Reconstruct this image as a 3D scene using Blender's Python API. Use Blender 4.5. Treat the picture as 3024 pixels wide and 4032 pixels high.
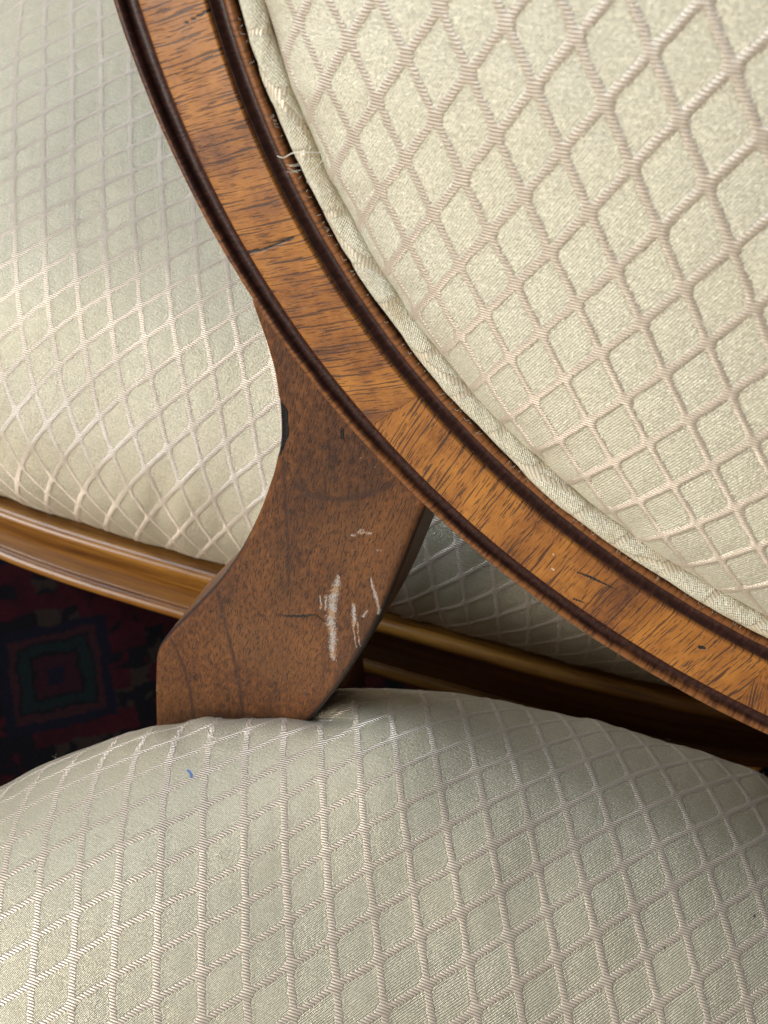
import bpy, math, random
import numpy as np
from mathutils import Matrix, Vector

rad = math.radians
scene = bpy.context.scene
for o in list(bpy.data.objects):
    bpy.data.objects.remove(o)

# ------------------------------------------------------------------ camera
CAM_Z, PITCH = 0.93, 62.0
cam_d = bpy.data.cameras.new("camera")
cam_d.sensor_fit = 'VERTICAL'
cam_d.sensor_height = 36.0
cam_d.sensor_width = 27.0
cam_d.lens = 18.0 / math.tan(rad(22.5))
cam_d.clip_start, cam_d.clip_end = 0.01, 60.0
cam_d.dof.use_dof = True
cam_d.dof.focus_distance = 0.375
cam_d.dof.aperture_fstop = 24.0
cam = bpy.data.objects.new("camera", cam_d)
scene.collection.objects.link(cam)
cam.location = (0, 0, CAM_Z)
cam.rotation_euler = (rad(90 - PITCH), 0, 0)
scene.camera = cam

# ------------------------------------------------------------------ world and lamps (window light in a room)
world = bpy.data.worlds.new("World")
scene.world = world
world.use_nodes = True
bgn = world.node_tree.nodes["Background"]
bgn.inputs[0].default_value = (1.0, 0.97, 0.92, 1)
bgn.inputs[1].default_value = 0.05

def area(name, loc, target, sx, sy, power, color):
    L = bpy.data.lights.new(name, 'AREA')
    L.shape = 'RECTANGLE'
    L.size, L.size_y = sx, sy
    L.energy = power
    L.color = color
    o = bpy.data.objects.new(name, L)
    scene.collection.objects.link(o)
    o.location = loc
    o.rotation_euler = (Vector(target) - Vector(loc)).to_track_quat('-Z', 'Y').to_euler()
    return o

area("window_light", (-0.80, 0.58, 2.0), (-0.1, 0.33, 0.5), 0.9, 0.7, 19.0, (0.70, 0.85, 1.0))
area("room_light", (-1.75, -0.95, 1.15), (0.0, 0.2, 0.6), 1.2, 1.2, 48.0, (1.0, 0.97, 0.90))
area("far_window_light", (-1.6, 1.2, 1.05), (-0.1, 0.15, 0.5), 0.8, 0.7, 15.0, (0.88, 0.94, 1.0))

vs = scene.view_settings
vs.view_transform = 'Standard'
vs.look = 'None'
vs.exposure = 0.14
vs.gamma = 1.0
vs.use_curve_mapping = False

# ------------------------------------------------------------------ node expression helper
class NT:
    def __init__(s, mat):
        s.t = mat.node_tree
        s.t.nodes.clear()
        s.out = s.t.nodes.new('ShaderNodeOutputMaterial')
    def new(s, typ, **kw):
        n = s.t.nodes.new(typ)
        for k, v in kw.items():
            setattr(n, k, v)
        return n
    def link(s, a, b):
        s.t.links.new(a, b)
    def put(s, sock, v):
        if isinstance(v, X):
            s.link(v.s, sock)
        elif isinstance(v, bpy.types.NodeSocket):
            s.link(v, sock)
        else:
            sock.default_value = v
    def math(s, op, *a, clamp=False):
        n = s.new('ShaderNodeMath', operation=op, use_clamp=clamp)
        for i, v in enumerate(a):
            s.put(n.inputs[i], v)
        return X(s, n.outputs[0])
    def uv(s, name):
        n = s.new('ShaderNodeUVMap', uv_map=name)
        sp = s.new('ShaderNodeSeparateXYZ')
        s.link(n.outputs[0], sp.inputs[0])
        return X(s, sp.outputs[0]), X(s, sp.outputs[1])
    def obj(s):
        n = s.new('ShaderNodeTexCoord')
        sp = s.new('ShaderNodeSeparateXYZ')
        s.link(n.outputs['Object'], sp.inputs[0])
        return [X(s, sp.outputs[i]) for i in range(3)]
    def attr(s, name):
        return X(s, s.new('ShaderNodeAttribute', attribute_name=name).outputs['Fac'])
    def vec(s, x, y, z=0.0):
        n = s.new('ShaderNodeCombineXYZ')
        for i, v in enumerate((x, y, z)):
            s.put(n.inputs[i], v)
        return n.outputs[0]
    def noise(s, v, scale=1.0, detail=2.0, rough=0.5, dist=0.0):
        n = s.new('ShaderNodeTexNoise')
        s.link(v, n.inputs['Vector'])
        n.inputs['Scale'].default_value = scale
        n.inputs['Detail'].default_value = detail
        n.inputs['Roughness'].default_value = rough
        n.inputs['Distortion'].default_value = dist
        return X(s, n.outputs[0])
    def step(s, v, lo, hi, a=0.0, b=1.0):
        n = s.new('ShaderNodeMapRange', interpolation_type='SMOOTHSTEP')
        s.put(n.inputs[0], v)
        for i, q in enumerate((lo, hi, a, b)):
            s.put(n.inputs[i + 1], q)
        return X(s, n.outputs[0])
    def mix(s, f, a, b, mode='MIX'):
        n = s.new('ShaderNodeMix', data_type='RGBA', blend_type=mode)
        s.put(n.inputs[0], f)
        for k, v in ((6, a), (7, b)):
            if isinstance(v, tuple):
                v = v if len(v) == 4 else v + (1.0,)
            s.put(n.inputs[k], v)
        return n.outputs[2]
    def ramp(s, f, stops, mode='LINEAR'):
        n = s.new('ShaderNodeValToRGB')
        s.put(n.inputs[0], f)
        cr = n.color_ramp
        cr.interpolation = mode
        while len(cr.elements) < len(stops):
            cr.elements.new(0.5)
        for e, (p, c) in zip(cr.elements, stops):
            e.position = p
            e.color = c + (1.0,)
        return n.outputs[0]
    def bump(s, h, strength, dist, normal=None):
        n = s.new('ShaderNodeBump')
        s.put(n.inputs['Height'], h)
        n.inputs['Strength'].default_value = strength
        n.inputs['Distance'].default_value = dist
        if normal is not None:
            s.link(normal, n.inputs['Normal'])
        return n.outputs[0]

class X:
    def __init__(s, nt, sock):
        s.n, s.s = nt, sock
    def __add__(s, o): return s.n.math('ADD', s, o)
    __radd__ = __add__
    def __sub__(s, o): return s.n.math('SUBTRACT', s, o)
    def __rsub__(s, o): return s.n.math('SUBTRACT', o, s)
    def __mul__(s, o): return s.n.math('MULTIPLY', s, o)
    __rmul__ = __mul__
    def __truediv__(s, o): return s.n.math('DIVIDE', s, o)
    def abs(s): return s.n.math('ABSOLUTE', s)
    def sin(s): return s.n.math('SINE', s)
    def cos(s): return s.n.math('COSINE', s)
    def round(s): return s.n.math('ROUND', s)
    def fract(s): return s.n.math('FRACT', s)
    def max(s, o): return s.n.math('MAXIMUM', s, o)
    def min(s, o): return s.n.math('MINIMUM', s, o)
    def pow(s, o): return s.n.math('POWER', s, o)
    def clamp(s): return s.n.math('ADD', s, 0.0, clamp=True)

def new_mat(name):
    m = bpy.data.materials.new(name)
    m.use_nodes = True
    return m, NT(m)

# ------------------------------------------------------------------ fabric: pale sage ground with raised ivory lattice
PU, PV = 0.0165, 0.0287       # short and long diagonal of one diamond

def lattice_np(u, v):
    a, b = u / PU + v / PV, u / PU - v / PV
    fa, fb = a - np.round(a), b - np.round(b)
    m = np.maximum(np.abs(fa), np.abs(fb))
    xx = np.abs(fa + fb) / 2
    return np.maximum(m, xx + 0.045), m

def lattice_height(u, v):
    """relief of the cloth in metres: raised cords, slightly quilted diamonds"""
    m, m0 = lattice_np(u, v)
    t = np.clip((m - 0.40) / 0.06, 0, 1)
    ridge = t * t * (3 - 2 * t)
    puff = np.clip(1 - (m0 / 0.40) ** 2, 0, 1)
    return 0.00030 * ridge + 0.00013 * puff

def fabric_material(name, ink=None, lw=0.420, weave=1.0, cordlift=1.0, satin=1.0, ground=(0.565, 0.490, 0.352), cord=(0.66, 0.53, 0.405), stain=0.0):
    mat, n = new_mat(name)
    u0, v0 = n.uv('weave')
    wob = n.vec(u0, v0)
    w1 = n.noise(wob, 160.0, 2.0) - 0.5
    w2 = n.noise(n.vec(u0 + 3.1, v0 - 1.7), 160.0, 2.0) - 0.5
    w3 = n.noise(n.vec(u0 * 500.0, v0 * 1500.0), 1.0, 2.0) - 0.5       # ragged float ends
    u = u0 + w1 * 0.0014 + w3 * 0.0013
    v = v0 + w2 * 0.0014 + w3 * 0.0005
    per = 0.00104
    ph = v0 + w1 * 0.00045 - u0 * 0.10
    v = v - ((ph / per).fract() - 0.5) * (per * 0.9)          # each float ends on its own row
    x, y = u / PU, v / PV
    a, b = x + y, x - y
    fa, fb = a - a.round(), b - b.round()
    m0 = fa.abs().max(fb.abs())
    m = m0.max((fa + fb).abs() * 0.5 + 0.048)
    lwv = (n.noise(n.vec(u0, v0, 2.0), 95.0, 1.0) - 0.5) * 0.03 + lw
    line = n.step(m - lwv, 0.0, 0.020)
    halo = n.step(m, lw - 0.04, lw) * (1.0 - line)
    # floats of the cords lie along u and stack along v
    fl = (ph * (2 * math.pi / per) - 1.571).sin() * 0.5 + 0.5
    fl = fl.pow(0.7)
    # ground weave: tiny staggered floats
    gx = (u0 + w2 * 0.0004) * (2 * math.pi / 0.00105)
    gy = (v0 + w1 * 0.0004) * (2 * math.pi / 0.00082)
    gw = (gx + gy * 0.5).sin() * (gy - gx * 0.25).sin() * 0.5 + 0.5
    fine = n.noise(n.vec(u0 * 1000.0, v0 * 1300.0), 1.0, 2.0, 0.65)
    slub = n.noise(n.vec(u0 * 90.0, v0 * 1100.0), 1.0, 2.0, 0.6)
    blot = n.noise(n.vec(u0, v0, 4.0), 22.0, 3.0, 0.55)
    g1 = tuple(c * 0.70 for c in ground)
    g2 = tuple(min(1, c * 1.22) for c in ground)
    gcol = n.mix(n.step(gw * 0.26 + fine * 0.54 + slub * 0.20, 0.38, 0.62), g1, g2)
    gcol = n.mix(n.step(blot, 0.35, 0.7) * 0.25, gcol, (ground[0] * 0.95, ground[1] * 0.90, ground[2] * 0.78))
    gcol = n.mix(halo * 0.22, gcol, (ground[0] * 0.72, ground[1] * 0.70, ground[2] * 0.66))
    c1 = tuple(c * 0.66 for c in cord)
    c2 = tuple(min(1, c * 1.10) for c in cord)
    ccol = n.mix(n.step(fl * 0.8 + fine * 0.3, 0.25, 0.75), c1, c2)
    col = n.mix(line, gcol, ccol)
    if stain:
        st = n.noise(n.vec(u0, v0, 9.0), 45.0, 3.0, 0.6)
        col = n.mix(n.step(st, 0.5, 0.68) * stain, col, (0.50, 0.36, 0.17))
    if ink:
        (ax, ay), (bx, by), wd = ink
        L = math.hypot(bx - ax, by - ay)
        dx, dy = (bx - ax) / L, (by - ay) / L
        t = (u0 - ax) * dx + (v0 - ay) * dy
        s = (u0 - ax) * (-dy) + (v0 - ay) * dx + (t - L / 2) * (t - L / 2) * 60.0 + w3 * 0.0003
        mk = n.step(s.abs(), wd, wd * 0.6) * n.step((t - L / 2).abs(), L / 2, L / 2 * 0.85)
        col = n.mix(mk * 0.9, col, (0.05, 0.17, 0.42))
    h = line * (fl * 0.00034 + 0.00014 + fine * 0.0001) * cordlift + (1.0 - line) * (gw * 0.00020 + fine * 0.00042 + slub * 0.00012) * weave - halo * 0.00012
    nor = n.bump(h, 0.75, 1.0)
    p = n.new('ShaderNodeBsdfPrincipled')
    n.link(col, p.inputs['Base Color'])
    n.put(p.inputs['Roughness'], line * -0.02 + 0.36)
    n.put(p.inputs['Specular IOR Level'], line * 0.35 + 0.70)
    n.put(p.inputs['Anisotropic'], line * 0.10 + 0.60)
    n.put(p.inputs['Anisotropic Rotation'], (1.0 - line) * 0.25)
    n.put(p.inputs['Metallic'], (0.40 - line * 0.12) * satin)
    p.inputs['Sheen Weight'].default_value = 0.08
    p.inputs['Sheen Roughness'].default_value = 0.4
    tg = n.new('ShaderNodeTangent', direction_type='UV_MAP', uv_map='weave')
    n.link(tg.outputs[0], p.inputs['Tangent'])
    n.link(nor, p.inputs['Normal'])
    n.link(p.outputs[0], n.out.inputs[0])
    return mat

# ------------------------------------------------------------------ wood materials
def veneer_material():
    mat, n = new_mat("amber cross-banded veneer")
    g, c = n.uv('grain')            # g along the grain, c across it (metres)
    e = n.attr('edge')              # 1 at the two long edges
    warp = (n.noise(n.vec(g, c), 55.0, 2.0) - 0.5) * 0.0016
    c = c + warp
    pore = n.noise(n.vec(g * 150.0, c * 2100.0), 1.0, 2.0, 0.55)
    pore_l = n.noise(n.vec(g * 48.0 + 7.0, c * 1500.0), 1.0, 1.0, 0.5)
    band = n.noise(n.vec(g * 10.0, c * 85.0), 1.0, 4.0, 0.62)
    mott = n.noise(n.vec(g * 110.0, c * 60.0, 2.0), 1.0, 3.0, 0.6)
    fine = n.noise(n.vec(g * 500.0, c * 2600.0), 1.0, 2.0, 0.6)
    col = n.ramp(band * 0.6 + mott * 0.4, [(0.32, (0.092, 0.023, 0.006)), (0.46, (0.265, 0.086, 0.013)), (0.62, (0.47, 0.176, 0.025))])
    col = n.mix(n.step(fine, 0.35, 0.7) * 0.28, col, (0.46, 0.20, 0.05))
    dk = n.step(band, 0.44, 0.28)
    col = n.mix(dk * 0.35, col, (0.085, 0.026, 0.012))
    pm = (n.step(pore, 0.425, 0.35) * 0.9).max(n.step(pore_l, 0.415, 0.345))
    col = n.mix(pm * 0.85, col, (0.040, 0.017, 0.012))
    col = n.mix(n.step(e, 0.55, 1.0) * 0.35, col, (0.10, 0.034, 0.016))
    sc = n.attr('scratch')
    col = n.mix(n.step(sc + fine * 0.25, 0.5, 0.7), col, (0.014, 0.009, 0.008))
    wt = n.attr('nick')
    col = n.mix(n.step(wt, 0.4, 0.7), col, (0.62, 0.45, 0.33))
    p = n.new('ShaderNodeBsdfPrincipled')
    n.link(col, p.inputs['Base Color'])
    n.put(p.inputs['Roughness'], mott * 0.2 + 0.36)
    p.inputs['Specular IOR Level'].default_value = 0.35
    p.inputs['Coat Weight'].default_value = 0.22
    p.inputs['Coat Roughness'].default_value = 0.30
    h = fine * 0.00010 + mott * 0.00012 - pm * 0.00016 - sc * 0.0003
    n.link(n.bump(h, 0.6, 1.0), p.inputs['Normal'])
    n.link(p.outputs[0], n.out.inputs[0])
    return mat

def moulding_material(name, dark=(0.030, 0.0105, 0.007), light=(0.235, 0.085, 0.024)):
    """'lit' attribute: 1 on the bead that keeps its amber colour, 0 in the stained hollow"""
    mat, n = new_mat(name)
    s, t = n.uv('grain')
    l = n.attr('bead')
    no = n.noise(n.vec(s * 700.0, t * 500.0), 1.0, 3.0, 0.6)
    st = n.noise(n.vec(s * 1000.0, t * 160.0), 1.0, 3.0, 0.65)
    bl = n.noise(n.vec(s * 26.0, t * 60.0), 1.0, 3.0, 0.55)
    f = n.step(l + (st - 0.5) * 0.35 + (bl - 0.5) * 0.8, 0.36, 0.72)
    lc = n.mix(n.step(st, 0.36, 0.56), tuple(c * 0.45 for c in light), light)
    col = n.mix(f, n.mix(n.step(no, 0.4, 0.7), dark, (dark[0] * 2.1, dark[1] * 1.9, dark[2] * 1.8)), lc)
    w = n.attr('nick')
    col = n.mix(n.step(w + (no - 0.5) * 0.5, 0.45, 0.6), col, (0.55, 0.36, 0.24))
    dust = n.step(n.noise(n.vec(s * 2600.0, t * 2600.0), 1.0, 1.0), 0.74, 0.80)
    col = n.mix(dust * 0.35, col, (0.45, 0.40, 0.36))
    p = n.new('ShaderNodeBsdfPrincipled')
    n.link(col, p.inputs['Base Color'])
    n.put(p.inputs['Roughness'], no * 0.25 + 0.30)
    p.inputs['Specular IOR Level'].default_value = 0.35
    n.link(n.bump(no * 0.00012 + st * 0.0001, 0.6, 1.0), p.inputs['Normal'])
    n.link(p.outputs[0], n.out.inputs[0])
    return mat

def post_material():
    mat, n = new_mat("brown polished post wood")
    g, c = n.uv('grain')
    c2 = c + (n.noise(n.vec(g, c), 30.0, 2.0) - 0.5) * 0.003
    pore = n.noise(n.vec(g * 300.0, c2 * 2200.0), 1.0, 2.0, 0.55)
    pl = n.noise(n.vec(g * 190.0 + 5, c2 * 1500.0), 1.0, 1.0, 0.5)
    mott = n.noise(n.vec(g * 260.0, c2 * 420.0, 2.0), 1.0, 4.0, 0.65)
    band = n.noise(n.vec(g * 12.0, c2 * 60.0), 1.0, 3.0, 0.55)
    big = n.noise(n.vec(g, c2, 6.0), 24.0, 2.0)
    col = n.ramp(band * 0.45 + mott * 0.55, [(0.33, (0.034, 0.012, 0.005)), (0.50, (0.108, 0.036, 0.010)), (0.68, (0.225, 0.077, 0.018))])
    col = n.mix(n.step(big, 0.42, 0.66) * 0.4, col, (0.175, 0.068, 0.020))
    pm = n.step(pore, 0.44, 0.36)
    pm = pm.max(n.step(pl, 0.36, 0.30))
    col = n.mix(pm * 0.8, col, (0.028, 0.013, 0.010))
    rg = n.attr('ring')
    col = n.mix(n.step(rg + (pore - 0.5) * 1.8, 0.25, 0.85) * 0.8, col, (0.045, 0.016, 0.009))
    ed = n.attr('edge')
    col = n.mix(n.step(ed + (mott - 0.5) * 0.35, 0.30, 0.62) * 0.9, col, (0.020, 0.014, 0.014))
    bk = n.attr('scratch')
    col = n.mix(n.step(bk, 0.45, 0.65), col, (0.012, 0.010, 0.010))
    sc = n.attr('scuff')
    grit = n.noise(n.vec(g * 1300.0, c * 2600.0), 1.0, 2.0, 0.7)
    scm = n.step(sc * 0.88 + (grit - 0.5) * 2.7, 0.25, 0.85) * n.step(sc, 0.02, 0.25)
    warm = n.noise(n.vec(g * 260.0, c * 260.0, 3.0), 1.0, 2.0)
    pale = n.mix(n.step(warm, 0.45, 0.62), (0.56, 0.50, 0.46), (0.52, 0.33, 0.20))
    col = n.mix(scm * 0.72, col, pale)
    dust = n.step(n.noise(n.vec(g * 900.0, c * 900.0, 8.0), 1.0, 1.0), 0.765, 0.80)
    col = n.mix(dust * 0.45, col, (0.45, 0.36, 0.30))
    p = n.new('ShaderNodeBsdfPrincipled')
    n.link(col, p.inputs['Base Color'])
    n.put(p.inputs['Roughness'], scm * 0.4 + mott * 0.2 + 0.33 - bk * 0.15)
    p.inputs['Specular IOR Level'].default_value = 0.35
    h = mott * 0.00010 - pm * 0.00014 + scm * grit * 0.0002 - bk * 0.0003
    n.link(n.bump(h, 0.6, 1.0), p.inputs['Normal'])
    n.link(p.outputs[0], n.out.inputs[0])
    return mat

def rail_material(name):
    mat, n = new_mat(name)
    g, c = n.uv('grain')
    c2 = c + (n.noise(n.vec(g, c), 14.0, 2.0) - 0.5) * 0.006
    band = n.noise(n.vec(g * 9.0, c2 * 110.0), 1.0, 3.0, 0.6)
    pore = n.noise(n.vec(g * 130.0, c2 * 1700.0), 1.0, 2.0)
    fine = n.noise(n.vec(g * 60.0, c2 * 600.0, 3.0), 1.0, 3.0, 0.6)
    col = n.ramp(band * 0.7 + fine * 0.3, [(0.32, (0.060, 0.018, 0.004)), (0.45, (0.200, 0.075, 0.011)), (0.64, (0.36, 0.160, 0.026))])
    col = n.mix(n.step(pore, 0.38, 0.30) * 0.6, col, (0.05, 0.02, 0.01))
    p = n.new('ShaderNodeBsdfPrincipled')
    n.link(col, p.inputs['Base Color'])
    n.put(p.inputs['Roughness'], fine * 0.15 + 0.26)
    p.inputs['Coat Weight'].default_value = 0.25
    p.inputs['Coat Roughness'].default_value = 0.2
    n.link(n.bump(fine * 0.0001 + pore * 0.0001, 0.5, 1.0), p.inputs['Normal'])
    n.link(p.outputs[0], n.out.inputs[0])
    return mat

def plain_material(name, c1, c2, scale, rough):
    mat, n = new_mat(name)
    x, y, z = n.obj()
    k = n.noise(n.vec(x, y, z), scale, 4.0, 0.6)
    p = n.new('ShaderNodeBsdfPrincipled')
    n.link(n.mix(n.step(k, 0.3, 0.7), c1, c2), p.inputs['Base Color'])
    p.inputs['Roughness'].default_value = rough
    n.link(n.bump(k * 0.0004, 0.4, 1.0), p.inputs['Normal'])
    n.link(p.outputs[0], n.out.inputs[0])
    return mat

def rug_material():
    mat, n = new_mat("dark red patterned rug pile")
    x0, y0, _ = n.obj()
    kn = n.noise(n.vec(x0, y0), 260.0, 2.0) - 0.5
    kn2 = n.noise(n.vec(x0 + 2, y0), 260.0, 2.0) - 0.5
    kn3 = n.noise(n.vec(x0, y0, 5.0), 60.0, 2.0) - 0.5
    x0, y0 = x0 + kn * 0.006 + kn3 * 0.012, y0 + kn2 * 0.006 - kn3 * 0.010
    P = 0.150
    fx = (x0 / P + 0.5).fract() - 0.5
    fy = (y0 / P + 0.5).fract() - 0.5
    d = (fx * P).abs().max((fy * P).abs())            # nested squares
    ax, ay = (fx * P).abs(), (fy * P).abs()
    field = n.noise(n.vec(x0, y0, 1.0), 34.0, 2.0, 0.6)
    red = n.mix(n.step(field, 0.35, 0.65), (0.115, 0.006, 0.016), (0.20, 0.012, 0.030))
    cell = ((x0 * 62.0).round() * 1.7 + (y0 * 62.0).round() * 2.9).sin() * 43.7
    rnd = cell.fract().abs() * 0.6 + n.noise(n.vec(x0, y0, 3.0), 70.0, 1.0) * 0.4 + 0.05
    mot = n.mix(n.step(rnd, 0.55, 0.57), red, (0.014, 0.010, 0.016))
    mot = n.mix(n.step(rnd, 0.76, 0.78), mot, (0.13, 0.095, 0.060))
    mot = n.mix(n.step(rnd, 0.92, 0.94), mot, (0.22, 0.07, 0.10))
    col = n.ramp(d * 10.0, [(0.0, (0.022, 0.020, 0.060)), (0.075, (0.115, 0.020, 0.036)), (0.165, (0.012, 0.010, 0.014)), (0.195, (0.022, 0.060, 0.056)),
                            (0.275, (0.014, 0.012, 0.018)), (0.30, (0.135, 0.040, 0.046)), (0.355, (0.018, 0.018, 0.052))], 'CONSTANT')
    col = n.mix(n.step(d, 0.0435, 0.0445), col, mot)
    col = n.mix(n.step(kn, -0.3, 0.3) * 0.3, col, (0.02, 0.012, 0.016))
    p = n.new('ShaderNodeBsdfPrincipled')
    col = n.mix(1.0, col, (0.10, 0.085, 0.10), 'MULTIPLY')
    n.link(col, p.inputs['Base Color'])
    p.inputs['Roughness'].default_value = 0.95
    p.inputs['Specular IOR Level'].default_value = 0.1
    h = n.noise(n.vec(x0, y0), 900.0, 2.0)
    n.link(n.bump(h * 0.003, 0.7, 1.0), p.inputs['Normal'])
    n.link(p.outputs[0], n.out.inputs[0])
    return mat

# ------------------------------------------------------------------ mesh helpers
def mesh_np(name, verts, faces, uv=None, uvname='weave', attrs=None, smooth=True):
    me = bpy.data.meshes.new(name)
    verts = np.asarray(verts, np.float32)
    faces = np.asarray(faces, np.int32)
    k = faces.shape[1]
    me.vertices.add(len(verts))
    me.vertices.foreach_set('co', verts.ravel())
    me.loops.add(faces.size)
    me.loops.foreach_set('vertex_index', faces.ravel())
    me.polygons.add(len(faces))
    me.polygons.foreach_set('loop_start', np.arange(0, faces.size, k, dtype=np.int32))
    me.polygons.foreach_set('loop_total', np.full(len(faces), k, np.int32))
    me.polygons.foreach_set('use_smooth', np.full(len(faces), smooth, bool))
    me.update(calc_edges=True)
    if uv is not None:
        lay = me.uv_layers.new(name=uvname)
        lay.data.foreach_set('uv', np.asarray(uv, np.float32)[faces.ravel()].ravel())
    for nm, arr in (attrs or {}).items():
        at = me.attributes.new(nm, 'FLOAT', 'POINT')
        at.data.foreach_set('value', np.asarray(arr, np.float32))
    me.validate()
    return me

def grid_faces(nr, nc, closed=False, flip=False):
    i = np.arange(nr - 1)[:, None] * nc
    j = np.arange(nc if closed else nc - 1)[None, :]
    j2 = (j + 1) % nc
    f = np.stack([i + j, i + j2, i + nc + j2, i + nc + j], -1).reshape(-1, 4)
    return f[:, ::-1] if flip else f

def make_obj(name, me, mat, parent=None):
    o = bpy.data.objects.new(name, me)
    scene.collection.objects.link(o)
    if mat:
        me.materials.append(mat)
    o.parent = parent
    return o

def vnoise(x, y, seed=0):
    """smooth value noise in numpy"""
    xi, yi = np.floor(x).astype(np.int64), np.floor(y).astype(np.int64)
    xf, yf = x - xi, y - yi
    def hsh(a, b):
        h = np.sin(a * 127.1 + b * 311.7 + seed * 74.7) * 43758.5453
        return h - np.floor(h)
    sx, sy = xf * xf * (3 - 2 * xf), yf * yf * (3 - 2 * yf)
    return (hsh(xi, yi) * (1 - sx) + hsh(xi + 1, yi) * sx) * (1 - sy) + (hsh(xi, yi + 1) * (1 - sx) + hsh(xi + 1, yi + 1) * sx) * sy

def poly_mask(p, q, pts, widths, soft=0.35):
    """1 inside a stroke of varying half-width (mm), falling to 0"""
    best = np.zeros_like(p)
    for (a, b), (wa, wb) in zip(zip(pts[:-1], pts[1:]), zip(widths[:-1], widths[1:])):
        ax, ay = a; bx, by = b
        L2 = (bx - ax) ** 2 + (by - ay) ** 2
        t = np.clip(((p - ax) * (bx - ax) + (q - ay) * (by - ay)) / L2, 0, 1)
        d = np.hypot(p - ax - t * (bx - ax), q - ay - t * (by - ay))
        w = wa + (wb - wa) * t
        best = np.maximum(best, np.clip((w - d) / (soft * w + 1e-6) , 0, 1))
    return best

def prism_box(name, corners_bot, corners_top, mat, parent, bevel=0.003):
    """tapered post from two quads, with rounded edges"""
    import bmesh
    bm = bmesh.new()
    vb = [bm.verts.new(c) for c in corners_bot]
    vt = [bm.verts.new(c) for c in corners_top]
    bm.faces.new(vb[::-1]); bm.faces.new(vt)
    for i in range(4):
        bm.faces.new((vb[i], vb[(i + 1) % 4], vt[(i + 1) % 4], vt[i]))
    bmesh.ops.recalc_face_normals(bm, faces=bm.faces)
    bmesh.ops.bevel(bm, geom=list(bm.edges), offset=bevel, segments=3, profile=0.5, affect='EDGES')
    uvl = bm.loops.layers.uv.new('grain')
    for f in bm.faces:
        f.smooth = True
        for l in f.loops:
            l[uvl].uv = (l.vert.co.z, l.vert.co.x + l.vert.co.y)
    me = bpy.data.meshes.new(name)
    bm.to_mesh(me); bm.free()
    return make_obj(name, me, mat, parent)

# ------------------------------------------------------------------ the room floor and the rug
floor_mat = plain_material("dark floorboards", (0.05, 0.025, 0.012), (0.09, 0.045, 0.02), 9.0, 0.45)
fl = make_obj("floor", mesh_np("floor", [(-3, -3, 0), (3, -3, 0), (3, 4, 0), (-3, 4, 0)], [(0, 1, 2, 3)]), floor_mat)
fl["kind"] = "structure"

rug_nx = 40
gx, gy = np.meshgrid(np.linspace(-0.9, 0.9, rug_nx), np.linspace(-1.2, 1.2, rug_nx))
gz = 0.007 + 0.002 * vnoise(gx * 5, gy * 5)
gz[0, :] = gz[-1, :] = gz[:, 0] = gz[:, -1] = 0.0006
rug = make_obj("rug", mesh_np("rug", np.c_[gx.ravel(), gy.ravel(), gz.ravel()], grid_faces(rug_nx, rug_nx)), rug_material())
RUG_C = np.array((-0.259, 0.345)); rang = rad(14.0)
rug.location = (RUG_C[0], RUG_C[1], 0.0)
rug.rotation_euler = (0, 0, rang)
rug["label"] = "dark red and navy patterned rug on the floor under the chairs"
rug["category"] = "rug"

# ------------------------------------------------------------------ chair, in its own coordinates: x right, y to the back, z up
BO = np.array((0.0, 0.26, 0.801))                     # centre of the round back
RHO = rad(20.0)
BT = np.array((1.0, 0, 0)); BV = np.array((0, math.sin(RHO), math.cos(RHO))); BN = np.array((0, -math.cos(RHO), math.sin(RHO)))
EA, EB = 0.2427, 0.2222                               # outer half axes of the back frame

def back_pt(p, q, h):
    p, q, h = np.broadcast_arrays(p, q, h)
    return BO + p[..., None] * BT + q[..., None] * BV + h[..., None] * BN

def ell(phi, t):
    """point at distance t inward from the outer ellipse"""
    c, s = np.cos(phi), np.sin(phi)
    nx, ny = c / EA, s / EB
    L = np.hypot(nx, ny)
    return EA * c - t * nx / L, EB * s - t * ny / L

M_seat = fabric_material("pale diamond fabric on seat", lw=0.412)
M_pad = fabric_material("pale diamond fabric on back", lw=0.412, cord=(0.63, 0.51, 0.39), ground=(0.70, 0.645, 0.50))
M_pipe = fabric_material("pale fabric piping", stain=0.6, lw=0.43, weave=1.8, cordlift=0.2, satin=0.25, ground=(0.78, 0.71, 0.54), cord=(0.68, 0.58, 0.42))
M_veneer = veneer_material()
M_mould = moulding_material("dark stained moulding")
M_core = plain_material("frame core wood", (0.06, 0.022, 0.010), (0.11, 0.04, 0.016), 60.0, 0.45)
M_black = plain_material("black gap shade", (0.006, 0.006, 0.007), (0.012, 0.011, 0.011), 300.0, 0.9)  # black colour standing in for shade in the rebate gap
M_post = post_material()
M_rail = rail_material("amber polished rail")
M_thread = plain_material("loose cotton thread", (0.62, 0.58, 0.46), (0.72, 0.68, 0.56), 400.0, 0.7)
M_lint = plain_material("dark lint", (0.02, 0.02, 0.02), (0.04, 0.035, 0.03), 400.0, 0.9)

def chair_root(label, loc, psi):
    r = bpy.data.objects.new("upholstered_chair", None)
    scene.collection.objects.link(r)
    r.location = loc
    r.rotation_euler = (0, 0, -rad(psi))
    r["label"] = label
    r["category"] = "chair"
    r["group"] = "matching upholstered chairs standing one behind the other"
    return r

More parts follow.
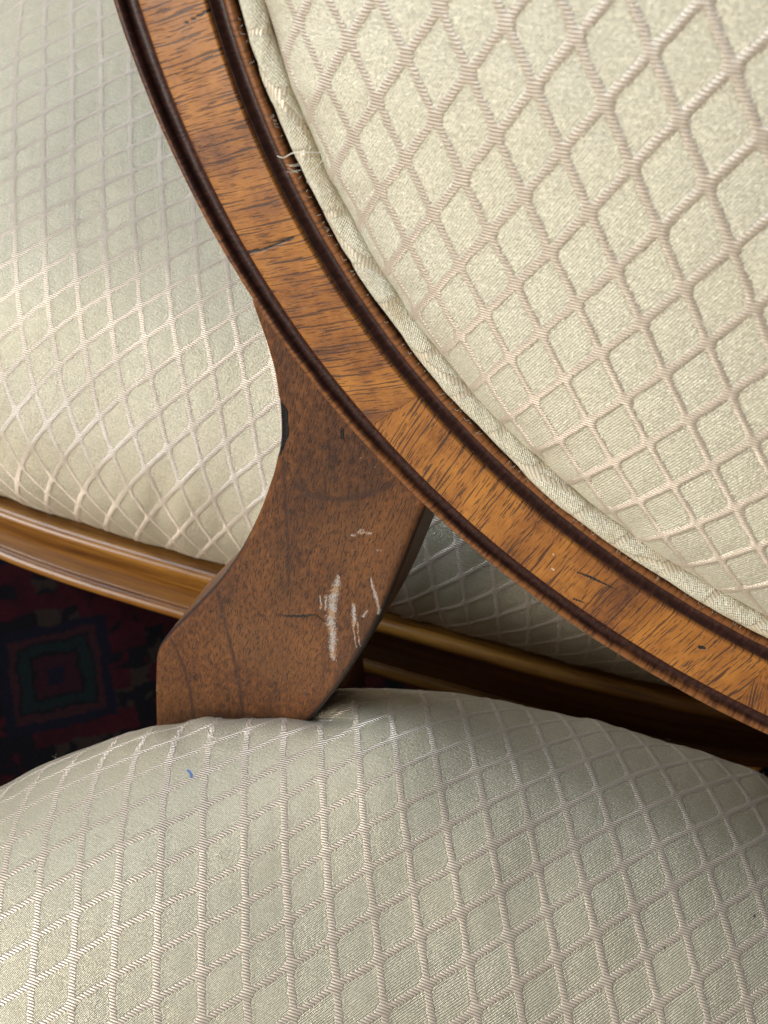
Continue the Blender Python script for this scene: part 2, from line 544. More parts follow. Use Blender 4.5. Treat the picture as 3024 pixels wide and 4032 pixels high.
def sweep_ring(name, profile, mat, parent, nphi=900, attrs=None, phi0=-math.pi, phi1=math.pi):
    prof = np.array(profile, float)
    phi = np.linspace(phi0, phi1, nphi, endpoint=False)
    PH, TT = np.meshgrid(phi, prof[:, 0], indexing='ij')
    x, y = ell(PH, TT / 1000)
    hh = np.broadcast_to(prof[:, 1] / 1000, PH.shape).copy()
    wob = (vnoise(PH * 40, TT * 0.35, 3) - 0.5) * 0.00018
    P = back_pt(x, y, hh + wob)
    n = len(prof)
    ds = np.hypot(EA * np.sin(phi), EB * np.cos(phi)) * (phi[1] - phi[0])
    s = np.cumsum(ds)
    uv = np.stack([np.broadcast_to(s[:, None], PH.shape), TT / 1000], -1).reshape(-1, 2)
    i = np.arange(nphi)[:, None]
    j = np.arange(n - 1)[None, :]
    i2 = (i + 1) % nphi
    f = np.stack([i * n + j, i * n + j + 1, i2 * n + j + 1, i2 * n + j], -1).reshape(-1, 4)
    at = {k: (fn(x.ravel() * 1000, y.ravel() * 1000, TT.ravel())) for k, fn in (attrs or {}).items()}
    me = mesh_np(name, P.reshape(-1, 3), f, uv, 'grain', at)
    return make_obj(name, me, mat, parent)

def fill(profile, step=0.25):
    out = []
    for a, b in zip(profile[:-1], profile[1:]):
        k = max(1, int(math.hypot(b[0] - a[0], b[1] - a[1]) / step))
        for i in range(k):
            t = i / k
            out.append((a[0] + (b[0] - a[0]) * t, a[1] + (b[1] - a[1]) * t))
    out.append(profile[-1])
    return out

def build_back(root):
    core = sweep_ring("back_frame", [(0.4, -4.2), (0.2, -16), (2.0, -20), (30, -20), (34.0, -18), (34.0, -5.5), (31.0, -4.2), (27.5, -3.2), (26.0, -1.4), (8.9, -1.4), (7.5, -3.2), (0.4, -4.2)], M_core, root, 400)
    def nick(p, q, t):
        m = np.zeros_like(p)
        for a, b, w in (((-78.2, -210.0), (-75.0, -210.8), 0.7), ((-74, -211.2), (-72.6, -211.4), 0.9), ((-60, -215.0), (-58.2, -215.4), 0.6), ((-70, -212.2), (-66, -213.2), 0.35),
                        ((-233.5, -60), (-233.0, -63), 0.6), ((-221, -92), (-220.2, -94.5), 0.7), ((-205.6, -118), (-204.5, -120.2), 0.5)):
            m = np.maximum(m, poly_mask(p, q, [a, b], [w, w * 0.6], 0.8))
        return m
    outer = [(0.35, -4.0), (0.1, -2.9), (0.25, -1.9), (0.7, -1.1), (1.3, -0.7), (2.0, -0.65), (2.6, -0.95), (2.95, -1.6), (3.2, -2.4), (4.0, -2.9), (5.0, -3.0), (6.0, -2.7), (7.0, -2.0), (7.6, -1.2), (7.95, -0.7), (8.15, -0.85), (8.3, -2.5)]
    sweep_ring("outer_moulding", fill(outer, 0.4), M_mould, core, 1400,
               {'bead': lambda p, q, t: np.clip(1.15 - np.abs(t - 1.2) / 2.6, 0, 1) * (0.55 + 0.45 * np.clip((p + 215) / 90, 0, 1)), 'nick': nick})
    inner = [(26.75, -2.5), (26.85, -0.8), (27.1, -0.75), (27.5, -1.5), (28.2, -2.3), (29.2, -2.6), (30.2, -2.3), (30.8, -1.5), (31.1, -0.7), (31.6, -0.35), (32.3, -0.3), (33.0, -0.5), (33.5, -1.2), (33.75, -2.6), (33.8, -5.4)]
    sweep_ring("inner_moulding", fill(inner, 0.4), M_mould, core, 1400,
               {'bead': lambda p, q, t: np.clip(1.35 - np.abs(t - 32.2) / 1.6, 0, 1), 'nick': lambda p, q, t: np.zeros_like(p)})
    # cross-banded veneer: one panel after another around the ring
    joints = [-128.3 + 31.9 * k for k in range(-2, 9)]
    joints = [j for j in joints if j < -128.3 - 63.8 + 360 - 5] + [-128.3 - 63.8 + 360]
    rng = random.Random(5)
    for k in range(len(joints) - 1):
        a0, a1 = joints[k] + 0.012, joints[k + 1] - 0.012
        nph, nt = 190, 64
        phi = np.radians(np.linspace(a0, a1, nph))
        t = np.linspace(8.35, 26.75, nt)
        PH, TT = np.meshgrid(phi, t, indexing='ij')
        x, y = ell(PH, TT / 1000)
        p, q = x * 1000, y * 1000
        e = np.maximum(np.exp(-(TT - 8.35) / 0.55), np.exp(-(26.75 - TT) / 0.55))
        hh = 0.00012 - 0.00045 * e ** 2 + (vnoise(p / 9, q / 9, k) - 0.5) * 0.00022
        hh[:, 0] = hh[:, -1] = -0.0013
        hh[0, 1:-1] = hh[1, 1:-1]; hh[-1, 1:-1] = hh[-2, 1:-1]
        hh += rng.uniform(-0.00002, 0.00003)
        am = math.atan2(EB * math.sin(math.radians((a0 + a1) / 2)), EA * math.cos(math.radians((a0 + a1) / 2))) + math.pi
        off = {1: -2.0, 2: 8.0}.get(k, rng.uniform(-7, 7))
        am += math.radians(off)
        g = x * math.cos(am) + y * math.sin(am) + 0.37 * k
        c = -x * math.sin(am) + y * math.cos(am) + 0.61 * k
        sc = poly_mask(p, q, [(-80.2, -189.6), (-76, -189.4), (-68.3, -190.0)], [0.15, 0.55, 0.15])
        sc = np.maximum(sc, poly_mask(p, q, [(-78.1, -199.6), (-75.0, -199.4)], [0.3, 0.2]))
        sc = np.maximum(sc, poly_mask(p, q, [(-41.9, -198.2), (-41.0, -197.8)], [0.85, 0.85], 0.5))
        sc = np.maximum(sc, poly_mask(p, q, [(-186.5, -128.6), (-180, -124.2), (-174.5, -119.6)], [0.75, 0.3, 0.45], 0.7))
        sc = np.maximum(sc, poly_mask(p, q, [(-196.5, -66), (-202, -70.5), (-208, -75.5)], [0.7, 0.5, 0.2], 0.7))
        wn = np.maximum(poly_mask(p, q, [(-87.9, -186.6), (-87.5, -186.8)], [0.5, 0.5], 0.8), poly_mask(p, q, [(-86.6, -192.0), (-86.2, -192.1)], [0.6, 0.6], 0.8))
        me = mesh_np("veneer_panel", back_pt(x, y, hh).reshape(-1, 3), grid_faces(nph, nt, flip=True),
                     np.stack([g, c], -1).reshape(-1, 2), 'grain', {'edge': e.ravel(), 'scratch': sc.ravel(), 'nick': wn.ravel()})
        make_obj("veneer_panel", me, M_veneer, core)
    # black strip added to give the rebate gap its deep shade
    sweep_ring("gap_shade_strip", [(33.9, -5.2), (34.2, -2.6), (36.0, -2.2), (40.0, -3.0), (44.0, -5.0)], M_black, core, 300)

    # cushioned back pad
    n = 620
    lin = np.linspace(-1, 1, n)
    U, V = np.meshgrid(lin, lin)
    X_, Y_ = U * np.sqrt(1 - V * V / 2), V * np.sqrt(1 - U * U / 2)
    r = np.clip(np.hypot(X_, Y_), 0, 1)
    th = np.arctan2(Y_, X_)
    prof_r = np.linspace(0, 1, 2001)
    H = 0.031
    prof_h = H * np.maximum(1 - prof_r ** 2.7, 0) ** 0.62
    A_, B_ = EA - 0.0408, EB - 0.0408
    arc = np.concatenate([[0], np.cumsum(np.hypot(np.diff(prof_r) * 0.5 * (A_ + B_), np.diff(prof_h)))])
    # resample so that rows are even along the surface
    s_n = r * arc[-1]
    rr = np.interp(s_n, arc, prof_r)
    hh = np.interp(s_n, arc, prof_h)
    x, y = rr * A_ * np.cos(th), rr * B_ * np.sin(th)
    k = 1.06 * s_n / (0.5 * (A_ + B_) * np.maximum(rr, 1e-6))
    uu, vv = x * k, y * k
    uu, vv = 1.043 * uu + 0.111 * vv, -0.173 * uu + 1.189 * vv
    # the cloth is drawn a little unevenly towards the seam
    uu = uu + 0.0025 * (vnoise(x * 22, y * 22, 1) - 0.5) + 0.006
    vv = vv + 0.0025 * (vnoise(x * 22, y * 22, 2) - 0.5) + 0.004
    pull = np.clip((r - 0.80) / 0.2, 0, 1)
    pucker = 0.0006 * pull * (vnoise(th * 34, r * 3, 4) - 0.5) * 2
    hgt = hh - 0.002 + lattice_height(uu, vv) * (1 - 0.5 * pull) + pucker + 0.0012 * (vnoise(x * 16, y * 16, 7) - 0.5)
    me = mesh_np("back_pad", back_pt(x, y, hgt).reshape(-1, 3), grid_faces(n, n), np.stack([uu, vv], -1).reshape(-1, 2))
    pad = make_obj("back_pad", me, M_pad, root)
    # outside back
    ph = np.linspace(0, 2 * math.pi, 96, endpoint=False)
    rs = np.linspace(0.02, 1, 12)
    PR, PP = np.meshgrid(rs, ph, indexing='ij')
    xb, yb = PR * (EA - 0.030) * np.cos(PP), PR * (EB - 0.030) * np.sin(PP)
    me = mesh_np("outside_back", back_pt(xb, yb, -0.0185 - 0.008 * (1 - PR ** 2)).reshape(-1, 3), grid_faces(12, 96, closed=True), np.stack([xb, yb], -1).reshape(-1, 2))
    make_obj("outside_back", me, M_pad, root)
    # piping
    nph, na = 1500, 26
    phi = np.linspace(-math.pi, math.pi, nph, endpoint=False)
    ang = np.linspace(0, 2 * math.pi, na, endpoint=False)
    PH, AN = np.meshgrid(phi, ang, indexing='ij')
    rad_p = 3.05 + 0.5 * (vnoise(PH * 18, PH * 0, 11) - 0.5) + 0.42 * (vnoise(PH * 52 + AN * 1.4, AN * 0.6, 12) - 0.5)
    tc = 39.0 + 0.9 * (vnoise(PH * 7, PH * 0, 13) - 0.5)
    hc = 0.9 + 0.7 * (vnoise(PH * 9, PH * 0, 14) - 0.5)
    t_ = tc - rad_p * np.cos(AN) * 1.08
    h_ = hc - 0.5 + rad_p * 0.8 * np.sin(AN)
    x, y = ell(PH, t_ / 1000)
    ds = np.hypot(EA * np.sin(phi), EB * np.cos(phi)) * (phi[1] - phi[0]) * 0.84
    s = np.cumsum(ds)[:, None] + 0 * AN
    w_ = (AN - 0.5 * math.pi) * 0.0033
    s = s + 0.006 * vnoise(PH * 11, PH * 0, 15)
    ca, sa = math.cos(rad(38)), math.sin(rad(38))
    me = mesh_np("piping", back_pt(x, y, h_ / 1000).reshape(-1, 3),
                 np.stack([np.arange(nph)[:, None] * na + np.arange(na)[None], np.arange(nph)[:, None] * na + (np.arange(na)[None] + 1) % na,
                           ((np.arange(nph)[:, None] + 1) % nph) * na + (np.arange(na)[None] + 1) % na, ((np.arange(nph)[:, None] + 1) % nph) * na + np.arange(na)[None]], -1).reshape(-1, 4)[:, ::-1],
                 np.stack([s * ca - w_ * sa, s * sa + w_ * ca], -1).reshape(-1, 2))
    make_obj("piping", me, M_pipe, pad)
    return pad

# outline of the curved post, in back-plane millimetres
STEM_L = [(-184.0, -138.0), (-188.0, -144.5), (-186.1, -149.3), (-183.8, -153.7), (-180.5, -161.0), (-178.3, -166.5), (-176.8, -172.4), (-175.6, -178.7), (-174.5, -186.8), (-174.3, -191.2), (-174.6, -197.7), (-175.1, -203.9), (-176.1, -209.8), (-178.0, -220.6), (-180.7, -232.2), (-184.0, -243.6), (-186.9, -251.7), (-190.6, -261.3), (-196.0, -273.0), (-202.0, -285.5), (-207.3, -296.1), (-211.2, -305.2), (-213.2, -311.8), (-213.4, -323.2), (-213.1, -337.0), (-212.5, -354.3), (-211.5, -400)]
STEM_R = [(-122.0, -172.0), (-127.0, -194.0), (-127.7, -200.4), (-129.2, -213.5), (-131.1, -229.5), (-132.7, -243.9), (-135.8, -261.3), (-140.1, -278.5), (-143.6, -291.5), (-146.8, -301.5), (-150.1, -311.9), (-160, -335), (-172, -400)]

def resample(pts, n):
    p = np.array(pts, float)
    # smooth with Chaikin, then even arc steps
    for _ in range(2):
        a, b = p[:-1], p[1:]
        mid = np.stack([0.75 * a + 0.25 * b, 0.25 * a + 0.75 * b], 1).reshape(-1, 2)
        p = np.vstack([p[:1], mid, p[-1:]])
    d = np.concatenate([[0], np.cumsum(np.hypot(*np.diff(p, axis=0).T))])
    s = np.linspace(0, d[-1], n)
    return np.c_[np.interp(s, d, p[:, 0]), np.interp(s, d, p[:, 1])]

def build_post(root, mirror, worn):
    nr, nc = (430, 170) if worn else (120, 40)
    L, R = resample(STEM_L, nr), resample(STEM_R, nr)
    # match rows by height where possible
    w = np.linspace(0, 1, nc)
    w = 0.5 - 0.5 * np.cos(w * math.pi) if not worn else (w + 0.12 * -np.sin(2 * math.pi * w) / (2 * math.pi) * 4 * 0.5)
    w = np.clip(w, 0, 1)
    p = L[:, :1] + (R[:, :1] - L[:, :1]) * w
    q = L[:, 1:] + (R[:, 1:] - L[:, 1:]) * w
    wid = np.hypot(R[:, 0] - L[:, 0], R[:, 1] - L[:, 1])[:, None]
    # perpendicular distance to the two outlines
    def dist(poly):
        d = np.full(p.shape, 99.0)
        for a, b in zip(poly[:-1:4], poly[4::4]):
            L2 = ((b - a) ** 2).sum()
            t = np.clip(((p - a[0]) * (b[0] - a[0]) + (q - a[1]) * (b[1] - a[1])) / L2, 0, 1)
            d = np.minimum(d, np.hypot(p - a[0] - t * (b[0] - a[0]), q - a[1] - t * (b[1] - a[1])))
        return d
    dl, dr = dist(L), dist(R)
    dl[:, 0] = 0; dr[:, -1] = 0
    de = np.minimum(dl, dr)
    rb = 2.4
    h = -4.0 - np.where(de < rb, rb - np.sqrt(np.maximum(rb * rb - (rb - np.minimum(de, rb)) ** 2, 0)), 0)
    h += 0.30 * (vnoise(p / 22, q / 22, 5) - 0.5)
    scuff = np.zeros_like(p); scr = np.zeros_like(p); ring = np.zeros_like(p)
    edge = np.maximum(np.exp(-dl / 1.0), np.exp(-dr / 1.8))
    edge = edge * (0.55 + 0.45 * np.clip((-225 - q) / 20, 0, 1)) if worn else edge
    frame_dist = np.hypot(p / 242.7, q / 222.2) - 1
    edge = np.maximum(edge, 0.75 * np.exp(-np.maximum(frame_dist, 0) * 232 / 1.6))  # darker band where the post meets the frame
    if worn:
        jx = p + 0.5 * (vnoise(p / 1.1, q / 1.6, 21) - 0.5)
        S = [([(-148.8, -234.2), (-149.0, -238.6), (-149.6, -244.7), (-148.9, -251.7), (-148.5, -257.5), (-147.0, -262.0), (-146.6, -267.2), (-145.7, -272.2)], [0.9, 1.7, 1.9, 1.9, 2.2, 1.9, 1.8, 1.4]),
             ([(-142.2, -243.3), (-141.0, -251.5)], [0.9, 1.1]), ([(-141.3, -251.7), (-140.1, -257.0), (-138.4, -262.2)], [0.4, 0.3, 0.22]),
             ([(-139.8, -250.8), (-139.2, -254.9), (-137.4, -260.8)], [0.4, 0.3, 0.22]), ([(-138.6, -228.5), (-137.1, -232.5), (-135.1, -237.1), (-134.1, -240.1), (-133.8, -243.6)], [0.35, 0.65, 0.7, 0.7, 0.4]),
             ([(-153.8, -245.7), (-152.8, -251.7)], [0.35, 0.5]), ([(-152.0, -244.7), (-151.4, -251.3)], [0.4, 0.5]), ([(-138.7, -247.1), (-137.3, -243.4)], [0.5, 0.4]),
             ([(-147.3, -214.7), (-145.9, -213.9)], [0.4, 0.4]), ([(-145.0, -212.5), (-141.3, -210.6)], [0.65, 0.6]), ([(-144.7, -211.1), (-143.3, -210.4)], [0.4, 0.3]),
             ([(-138.5, -216.5), (-136.8, -215.8)], [0.3, 0.3]), ([(-213.2, -331.0), (-212.9, -334.5)], [0.8, 0.7])]
        for pts, wd in S:
            scuff = np.maximum(scuff, poly_mask(jx, q, pts, [1.35 * w_ for w_ in wd], 0.9))
        for pts, wd in [([(-167.8, -263.2), (-163.7, -261.7), (-158.9, -258.8), (-154.3, -255.4)], [0.15, 0.55, 0.6, 0.35]), ([(-154.0, -255.5), (-150.7, -256.9)], [0.25, 0.3]), ([(-197.1, -314.4), (-195.4, -316.1)], [0.5, 0.3]),
                        ([(-176.4, -174.5), (-175.2, -179.0), (-174.4, -185.8), (-174.6, -190.4), (-174.6, -194.4)], [0.6, 3.6, 4.0, 3.0, 2.4]), ([(-155.5, -176.0), (-154.9, -179.3)], [0.3, 0.8])]:
            scr = np.maximum(scr, poly_mask(jx, q, pts, wd, 0.3))
        for pts, wd in [([(-189.9, -265.0), (-186.1, -278.4), (-183.0, -289.6), (-178.7, -305.8), (-175.5, -324.4)], 1.5), ([(-206.5, -299.8), (-201.0, -311.2), (-198.0, -323.6), (-195.2, -340.6)], 1.5),
                        ([(-172.0, -196), (-169.2, -215.5), (-167.2, -227.7), (-164.8, -247.6)], 1.1), ([(-167.3, -203.5), (-160.9, -205.5), (-152.1, -202.4), (-144.0, -195.8), (-137.8, -188.6)], 2.3),
                        ([(-186, -151), (-181, -164), (-178.0, -172)], 2.2)]:
            ring = np.maximum(ring, poly_mask(p, q, pts, [wd] * len(pts), 1.0))
        h -= 0.5 * scr * (dl < 4)
    tilt = rad(-5)
    g = (p * math.sin(tilt) * -1 + q * math.cos(tilt)) / 1000
    c = (p * math.cos(tilt) + q * math.sin(tilt)) / 1000
    sg = -1.0 if mirror else 1.0
    P = back_pt(sg * p / 1000, q / 1000, h / 1000).reshape(-1, 3)
    # side walls and back: rings of the outline pushed backwards
    out_idx = np.concatenate([np.arange(nr) * nc, (nr - 1) * nc + np.arange(1, nc), (np.arange(nr - 2, -1, -1)) * nc + nc - 1, np.arange(nc - 2, 0, -1)])
    po, qo = p.ravel()[out_idx], q.ravel()[out_idx]
    m = len(out_idx)
    V_, UVs = [P], [np.stack([g, c], -1).reshape(-1, 2)]
    E_ = [edge.ravel()]
    base = len(P)
    depths = [-8.0, -14.0, -24.0, -33.0]
    cen = np.array((po.mean(), qo.mean()))
    for d_ in depths:
        V_.append(back_pt(sg * po / 1000, qo / 1000, d_ / 1000 + 0 * po))
        UVs.append(np.stack([g.ravel()[out_idx], c.ravel()[out_idx] + d_ / 1000], -1))
        E_.append(np.full(m, 0.12))
    V_.append(back_pt(np.array([sg * cen[0] / 1000]), np.array([cen[1] / 1000]), np.array([-0.0335])))
    UVs.append(np.zeros((1, 2))); E_.append(np.zeros(1))
    tot = sum(len(v) for v in V_)
    F = [grid_faces(nr, nc)]
    prev = out_idx
    for k in range(len(depths)):
        cur = base + k * m + np.arange(m)
        F.append(np.stack([prev, cur, np.roll(cur, -1), np.roll(prev, -1)], -1)[:, ::-1])
        prev = cur
    F.append(np.stack([prev, np.full(m, tot - 1), np.full(m, tot - 1), np.roll(prev, -1)], -1))
    faces = np.vstack(F)
    if mirror:
        faces = faces[:, ::-1]
    pad0 = np.zeros(tot - base)
    last = faces[:, 1] == faces[:, 2]
    quads = faces[~last] if not mirror else faces[faces[:, 1] != faces[:, 2]]
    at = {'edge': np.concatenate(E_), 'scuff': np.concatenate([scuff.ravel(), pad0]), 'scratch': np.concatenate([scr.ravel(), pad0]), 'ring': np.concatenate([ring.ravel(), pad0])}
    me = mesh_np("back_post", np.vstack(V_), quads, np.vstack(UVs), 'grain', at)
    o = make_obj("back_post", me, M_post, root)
    if worn:
        o["label"] = "scuffed brown back post with white scrape marks"
    return o

# seat outline
SA, SBK, SNB = 0.2927, 0.2227, 1.96
SFR, SNF = 0.235, 4.6
SX, SY = 0.011, -0.0023

def seat_radius(th):
    c, s = np.cos(th), np.sin(th)
    back = (np.abs(c / SA) ** SNB + np.abs(s / SBK) ** SNB) ** (-1 / SNB)
    front = (np.abs(c / SA) ** SNF + np.abs(s / SFR) ** SNF) ** (-1 / SNF)
    return np.where(s > 0, back, front)

def build_seat(root, wmap, seed=0):
    n = 600
    lin = np.linspace(-1, 1, n)
    U, V = np.meshgrid(lin, lin)
    X_, Y_ = U * np.sqrt(1 - V * V / 2), V * np.sqrt(1 - U * U / 2)
    r = np.clip(np.hypot(X_, Y_), 0, 1)
    th = np.arctan2(Y_, X_)
    z0, H, p, k = 0.4565, 0.0897, 2.9927, 0.4152
    pr = np.concatenate([np.linspace(0, 0.97, 900), 1 - 0.03 * (1 - np.linspace(0, 1, 900)) ** 3])
    pz = H * np.maximum(1 - pr ** p, 0) ** k
    # below the widest line the cover tucks in to the rail
    pr = np.concatenate([pr, [0.998, 0.992, 0.980]])
    pz = np.concatenate([pz, [-0.006, -0.012, -0.017]])
    Rm = 0.245
    arc = np.concatenate([[0], np.cumsum(np.hypot(np.diff(pr) * Rm, np.diff(pz)))])
    s = r * arc[-1]
    rr, zz = np.interp(s, arc, pr), z0 + np.interp(s, arc, pz)
    Rb = seat_radius(th)
    x = SX + rr * Rb * np.cos(th)
    y = SY + rr * Rb * np.sin(th)
    lift = lambda xc: 0.0105 * np.exp(-((x - xc) ** 2 + (y - 0.165) ** 2) / (2 * 0.03 ** 2))
    zz = zz + (lift(-0.125) + lift(0.125)) * np.clip((zz - 0.45) / 0.03, 0, 1)
    zz = zz - 0.024 * np.clip(1 - (rr / 0.82) ** 2, 0, 1) ** 2
    # the cover is tucked down where it meets the front of each post
    hp = (y - BO[1]) * BN[1] + (zz - BO[2]) * BN[2]
    for sg in (-1, 1):
        inside = np.clip((sg * x - 0.132) / 0.014, 0, 1) * np.clip((0.224 - sg * x) / 0.012, 0, 1)
        zz = zz - 0.0060 * inside * np.exp(-np.abs(hp + 0.004) / 0.0045) * np.clip((zz - 0.455) / 0.01, 0, 1)
    kk = 1.12 * s / (Rm * np.maximum(rr, 1e-6))
    uu, vv = (x - SX) * kk, (y - SY) * kk
    uu, vv = wmap[0][0] * uu + wmap[0][1] * vv, wmap[1][0] * uu + wmap[1][1] * vv
    uu = uu + 0.003 * (vnoise(x * 20, y * 20, 31 + seed) - 0.5) + 0.0035
    vv = vv + 0.003 * (vnoise(x * 20, y * 20, 32 + seed) - 0.5) + 0.001
    relief = lattice_height(uu, vv) + 0.0024 * (vnoise(x * 15, y * 15, 33 + seed) - 0.5) + 0.0007 * (vnoise(x * 55, y * 38, 34) - 0.5) + 0.0012 * np.clip((rr - 0.86) / 0.1, 0, 1) * (vnoise(th * 26, rr * 4, 35) - 0.5)
    # push the relief along the local normal
    P = np.stack([x, y, zz], -1)
    du = np.gradient(P, axis=1); dv = np.gradient(P, axis=0)
    N = np.cross(du, dv)
    N /= np.maximum(np.linalg.norm(N, axis=-1, keepdims=True), 1e-12)
    P = P + N * relief[..., None]
    me = mesh_np("seat_cushion", P.reshape(-1, 3), grid_faces(n, n), np.stack([uu, vv], -1).reshape(-1, 2))
    return make_obj("seat_cushion", me, M_seat, root), (x, y, zz, uu, vv)

def build_rail(root):
    # section: outward offset (mm) and height (mm); beads top and bottom
    prof = [(-22, 446)] + [(0.3 + 3.6 * math.cos(a) , 446.0 + 3.8 * math.sin(a)) for a in np.linspace(math.pi * 0.9, -math.pi * 0.5, 14)]
    prof += [(0.0, 441.0), (0.3, 425), (0.2, 401.5)]
    prof += [(1.2 + 4.0 * math.cos(a), 397.0 + 4.2 * math.sin(a)) for a in np.linspace(math.pi * 0.62, -math.pi * 0.7, 14)]
    prof += [(-22, 393), (-22, 446)]
    prof = np.array(prof)
    nt = 500
    th = np.linspace(-math.pi, math.pi, nt, endpoint=False)
    Rb = seat_radius(th)
    bx, by = Rb * np.cos(th), Rb * np.sin(th)
    tx, ty = np.roll(bx, -1) - np.roll(bx, 1), np.roll(by, -1) - np.roll(by, 1)
    L = np.hypot(tx, ty)
    nx, ny = ty / L, -tx / L
    x = bx[:, None] + nx[:, None] * prof[None, :, 0] / 1000
    x = x + SX
    y = by[:, None] + ny[:, None] * prof[None, :, 0] / 1000 - 0.0065
    z = np.broadcast_to(prof[None, :, 1] / 1000, x.shape)
    s = np.cumsum(L / 2)
    pl = np.concatenate([[0], np.cumsum(np.hypot(*np.diff(prof, axis=0).T))]) / 1000
    m = len(prof)
    i = np.arange(nt)[:, None]; j = np.arange(m - 1)[None]; i2 = (i + 1) % nt
    f = np.stack([i * m + j, i * m + j + 1, i2 * m + j + 1, i2 * m + j], -1).reshape(-1, 4)[:, ::-1]
    uv = np.stack([np.broadcast_to(s[:, None], x.shape), np.broadcast_to(pl[None], x.shape)], -1).reshape(-1, 2)
    me = mesh_np("seat_rail", np.stack([x, y, z], -1).reshape(-1, 3), f, uv, 'grain')
    return make_obj("seat_rail", me, M_rail, root)

def build_legs(root):
    for sx in (-1, 1):
        def quad(x0, x1, y0, y1, z):
            a, b = sorted((sx * x0, sx * x1))
            return [(a, y0, z), (b, y0, z), (b, y1, z), (a, y1, z)]
        prism_box("leg", quad(0.262, 0.286, -0.105, -0.081, 0.010), quad(0.244, 0.280, -0.118, -0.080, 0.403), M_rail, root)
        prism_box("leg", quad(0.170, 0.202, 0.225, 0.257, 0.010), quad(0.149, 0.203, 0.180, 0.200, 0.485), M_post, root)

PULL_A = [(-0.1823, 0.1403), (-0.1798, 0.1382), (-0.1749, 0.1367), (-0.1775, 0.1339)]
PULL_B = [(-0.1535, 0.0990), (-0.1520, 0.1000), (-0.1511, 0.0991)]

def threads(pad):
    rng = random.Random(3)
    def strand(name, pts, r0, r1, parent, sides=5, to=None):
        P = np.array(pts, float)
        d = np.concatenate([[0], np.cumsum(np.linalg.norm(np.diff(P, axis=0), axis=1))])
        n = 26
        s = np.linspace(0, d[-1], n)
        C = np.stack([np.interp(s, d, P[:, k]) for k in range(3)], 1)
        for _ in range(4):
            C[1:-1] = 0.25 * C[:-2] + 0.5 * C[1:-1] + 0.25 * C[2:]
        T = np.gradient(C, axis=0)
        T /= np.linalg.norm(T, axis=1, keepdims=True)
        A = np.cross(T, np.array((0.3, 0.2, 0.93))); A /= np.linalg.norm(A, axis=1, keepdims=True)
        B = np.cross(T, A)
        an = np.linspace(0, 2 * math.pi, sides, endpoint=False)
        rr = np.linspace(r0, r1, n)
        V = C[:, None] + rr[:, None, None] * (np.cos(an)[None, :, None] * A[:, None] + np.sin(an)[None, :, None] * B[:, None])
        W = V / 1000 if to else back_pt(V[..., 0] / 1000, V[..., 1] / 1000, V[..., 2] / 1000)
        me = mesh_np(name, W.reshape(-1, 3), grid_faces(n, sides, closed=True))
        return make_obj(name, me, M_thread, parent)
    # frayed tuft over the piping, upper left
    strand("loose_thread", [(-167.5, -93.0, 2.5), (-171, -92.8, 5.2), (-175, -94.3, 5.0), (-178, -97.6, 3.4), (-180.5, -98.6, 1.5)], 0.16, 0.09, pad)
    strand("loose_thread", [(-167.4, -93.2, 2.5), (-168.3, -95.5, 4.6), (-170.6, -97.8, 5.0), (-170.8, -101.0, 4.4)], 0.14, 0.07, pad)
    for k in range(6):
        a = rng.uniform(-0.6, 0.6)
        x, y = -174.6 + rng.uniform(-0.8, 0.8), -98.5 - k * 0.5
        strand("loose_thread", [(x, y, 1.5), (x - 1.6, y - 0.8 + a, 1.0), (x - 3.3, y - 1.5 + 2 * a, 0.3)], 0.05, 0.03, pad, 3)
    # fine hair curling over the inner moulding
    strand("loose_thread", [(-111.5, -146.0, 2.0), (-112.6, -150.0, 3.5), (-109.5, -154.6, 2.4), (-103.5, -157.6, 1.6), (-99.6, -156.6, 1.2)], 0.055, 0.04, pad, 4)
    strand("loose_thread", [(-88.0, -163.8, 1.2), (-90.2, -166.0, 1.6), (-94, -167.0, 0.8)], 0.05, 0.03, pad, 4)
    # pulled threads and fuzz on the seat
    def on_seat(pts, lifts):
        return [(x * 1000, y * 1000, seat_at(x, y)[2] * 1000 + l) for (x, y), l in zip(pts, lifts)]
    strand("loose_thread", on_seat(PULL_A, (0.6, 1.4, 1.8, 0.5)), 0.20, 0.12, seat, 5, True)
    strand("loose_thread", on_seat(PULL_B, (0.5, 1.3, 0.5)), 0.22, 0.14, seat, 5, True)
    for k in range(60):
        a = rng.uniform(rad(35), rad(165))
        R = float(seat_radius(np.array(a))) * rng.uniform(0.93, 0.985)
        x, y = SX + R * math.cos(a), SY + R * math.sin(a)
        if -0.225 < x < -0.12 and y > 0.12:
            continue
        z = seat_at(x, y)[2]
        l = rng.uniform(0.0008, 0.0019)
        b1, b2 = rng.uniform(-1, 1), rng.uniform(-1, 1)
        P = [(x, y, z), (x + l * (math.cos(a) * 0.5 + b1 * 0.3), y + l * (math.sin(a) * 0.5 + b2 * 0.3), z + l * 0.6), (x + l * (math.cos(a) + b1), y + l * (math.sin(a) - b2), z + l * rng.uniform(0.3, 1.2))]
        strand("fuzz", [(u * 1000, v * 1000, w * 1000) for u, v, w in P], 0.035, 0.02, seat, 3, True)
    # fuzz along the piping edge, one strand each
    for k in range(70):
        phi = rad(rng.uniform(-163, -97))
        x, y = ell(np.array(phi), np.array(0.0349))
        x, y = float(x) * 1000, float(y) * 1000
        ox, oy = math.cos(phi), math.sin(phi)
        l = rng.uniform(0.5, 1.7); a = rng.uniform(-1, 1)
        strand("fuzz", [(x, y, 0.6), (x + ox * l * 0.6 - oy * a * 0.4, y + oy * l * 0.6 + ox * a * 0.4, 0.9), (x + ox * l - oy * a * l, y + oy * l + ox * a * l, rng.uniform(-0.5, 1.0))], 0.035, 0.02, pad, 3)

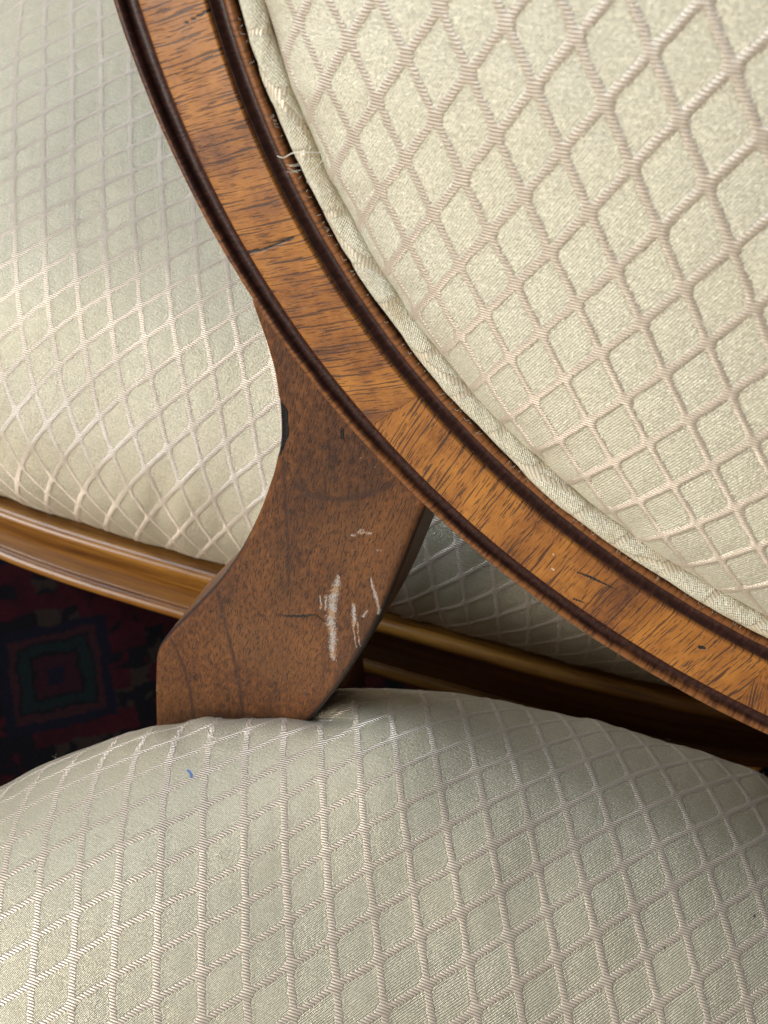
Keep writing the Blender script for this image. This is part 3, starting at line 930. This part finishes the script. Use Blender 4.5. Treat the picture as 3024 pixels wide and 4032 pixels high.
# ---- chair in front
chair = chair_root("front chair with round wooden back, scuffed brown post and pale diamond seat", (0.043, -0.066, 0), 25.0)
pad = build_back(chair)
build_post(chair, False, True)
build_post(chair, True, False)
seat, (sx_, sy_, sz_, su_, sv_) = build_seat(chair, ((0.939, -0.031), (-0.0125, 1.07)))
def seat_at(x, y):
    k = np.argmin((sx_ - x) ** 2 + (sy_ - y) ** 2 + (sz_ < 0.46) * 1.0)
    return float(su_.flat[k]), float(sv_.flat[k]), float(sz_.flat[k])
i0, i1 = seat_at(-0.1783, 0.1230), seat_at(-0.1745, 0.1203)
M_ink = fabric_material("pale diamond fabric with a blue pen mark", ink=(i0[:2], i1[:2], 0.0007), lw=0.412)
seat.material_slots[0].link = 'OBJECT'
seat.material_slots[0].material = M_ink
for (lx, ly, lr) in ((-0.0146, 0.1322, 0.0008), (0.0082, 0.1535, 0.0005), (-0.205, 0.071, 0.0005)):
    lz = seat_at(lx, ly)[2] + 0.0008
    a_ = np.linspace(0, 2 * math.pi, 7, endpoint=False)
    ring_ = np.c_[lx + lr * np.cos(a_) * (1 + 0.4 * np.sin(3 * a_)), ly + lr * 0.8 * np.sin(a_), np.full(7, lz)]
    me_ = mesh_np("lint_speck", np.vstack([ring_, ring_ * 0.5 + 0.5 * np.array((lx, ly, lz)) + (0, 0, 0.0004), [(lx, ly, lz + 0.0005)]]),
                  [(k, (k + 1) % 7, 7 + (k + 1) % 7, 7 + k) for k in range(7)])
    make_obj("lint_speck", me_, M_lint, seat)
build_rail(chair)
build_legs(chair)

# ---- chair behind, a copy facing the same way
def copy_tree(o, parent):
    c = o.copy()
    scene.collection.objects.link(c)
    c.parent = parent
    for ch in list(o.children):
        copy_tree(ch, c)
    return c
PSI_B, LOC_B = 17.0, (0.037, 0.4445, 0)
chair_b = copy_tree(chair, None)
chair_b.location = LOC_B
chair_b.rotation_euler = (0, 0, -rad(PSI_B))
chair_b["label"] = "rear chair, satin diamond seat edged by an amber front rail above the rug"
for o in list(chair_b.children):
    if o.name.startswith("seat_cushion"):
        for ch in list(o.children):
            bpy.data.objects.remove(ch)
        bpy.data.objects.remove(o)
        continue
    if o.name.startswith("back_post") and "label" in o.keys():
        del o["label"]
build_seat(chair_b, ((0.970, -0.124), (0.155, 1.04)), 50)     # its cover is laid on a little askew
threads(pad)
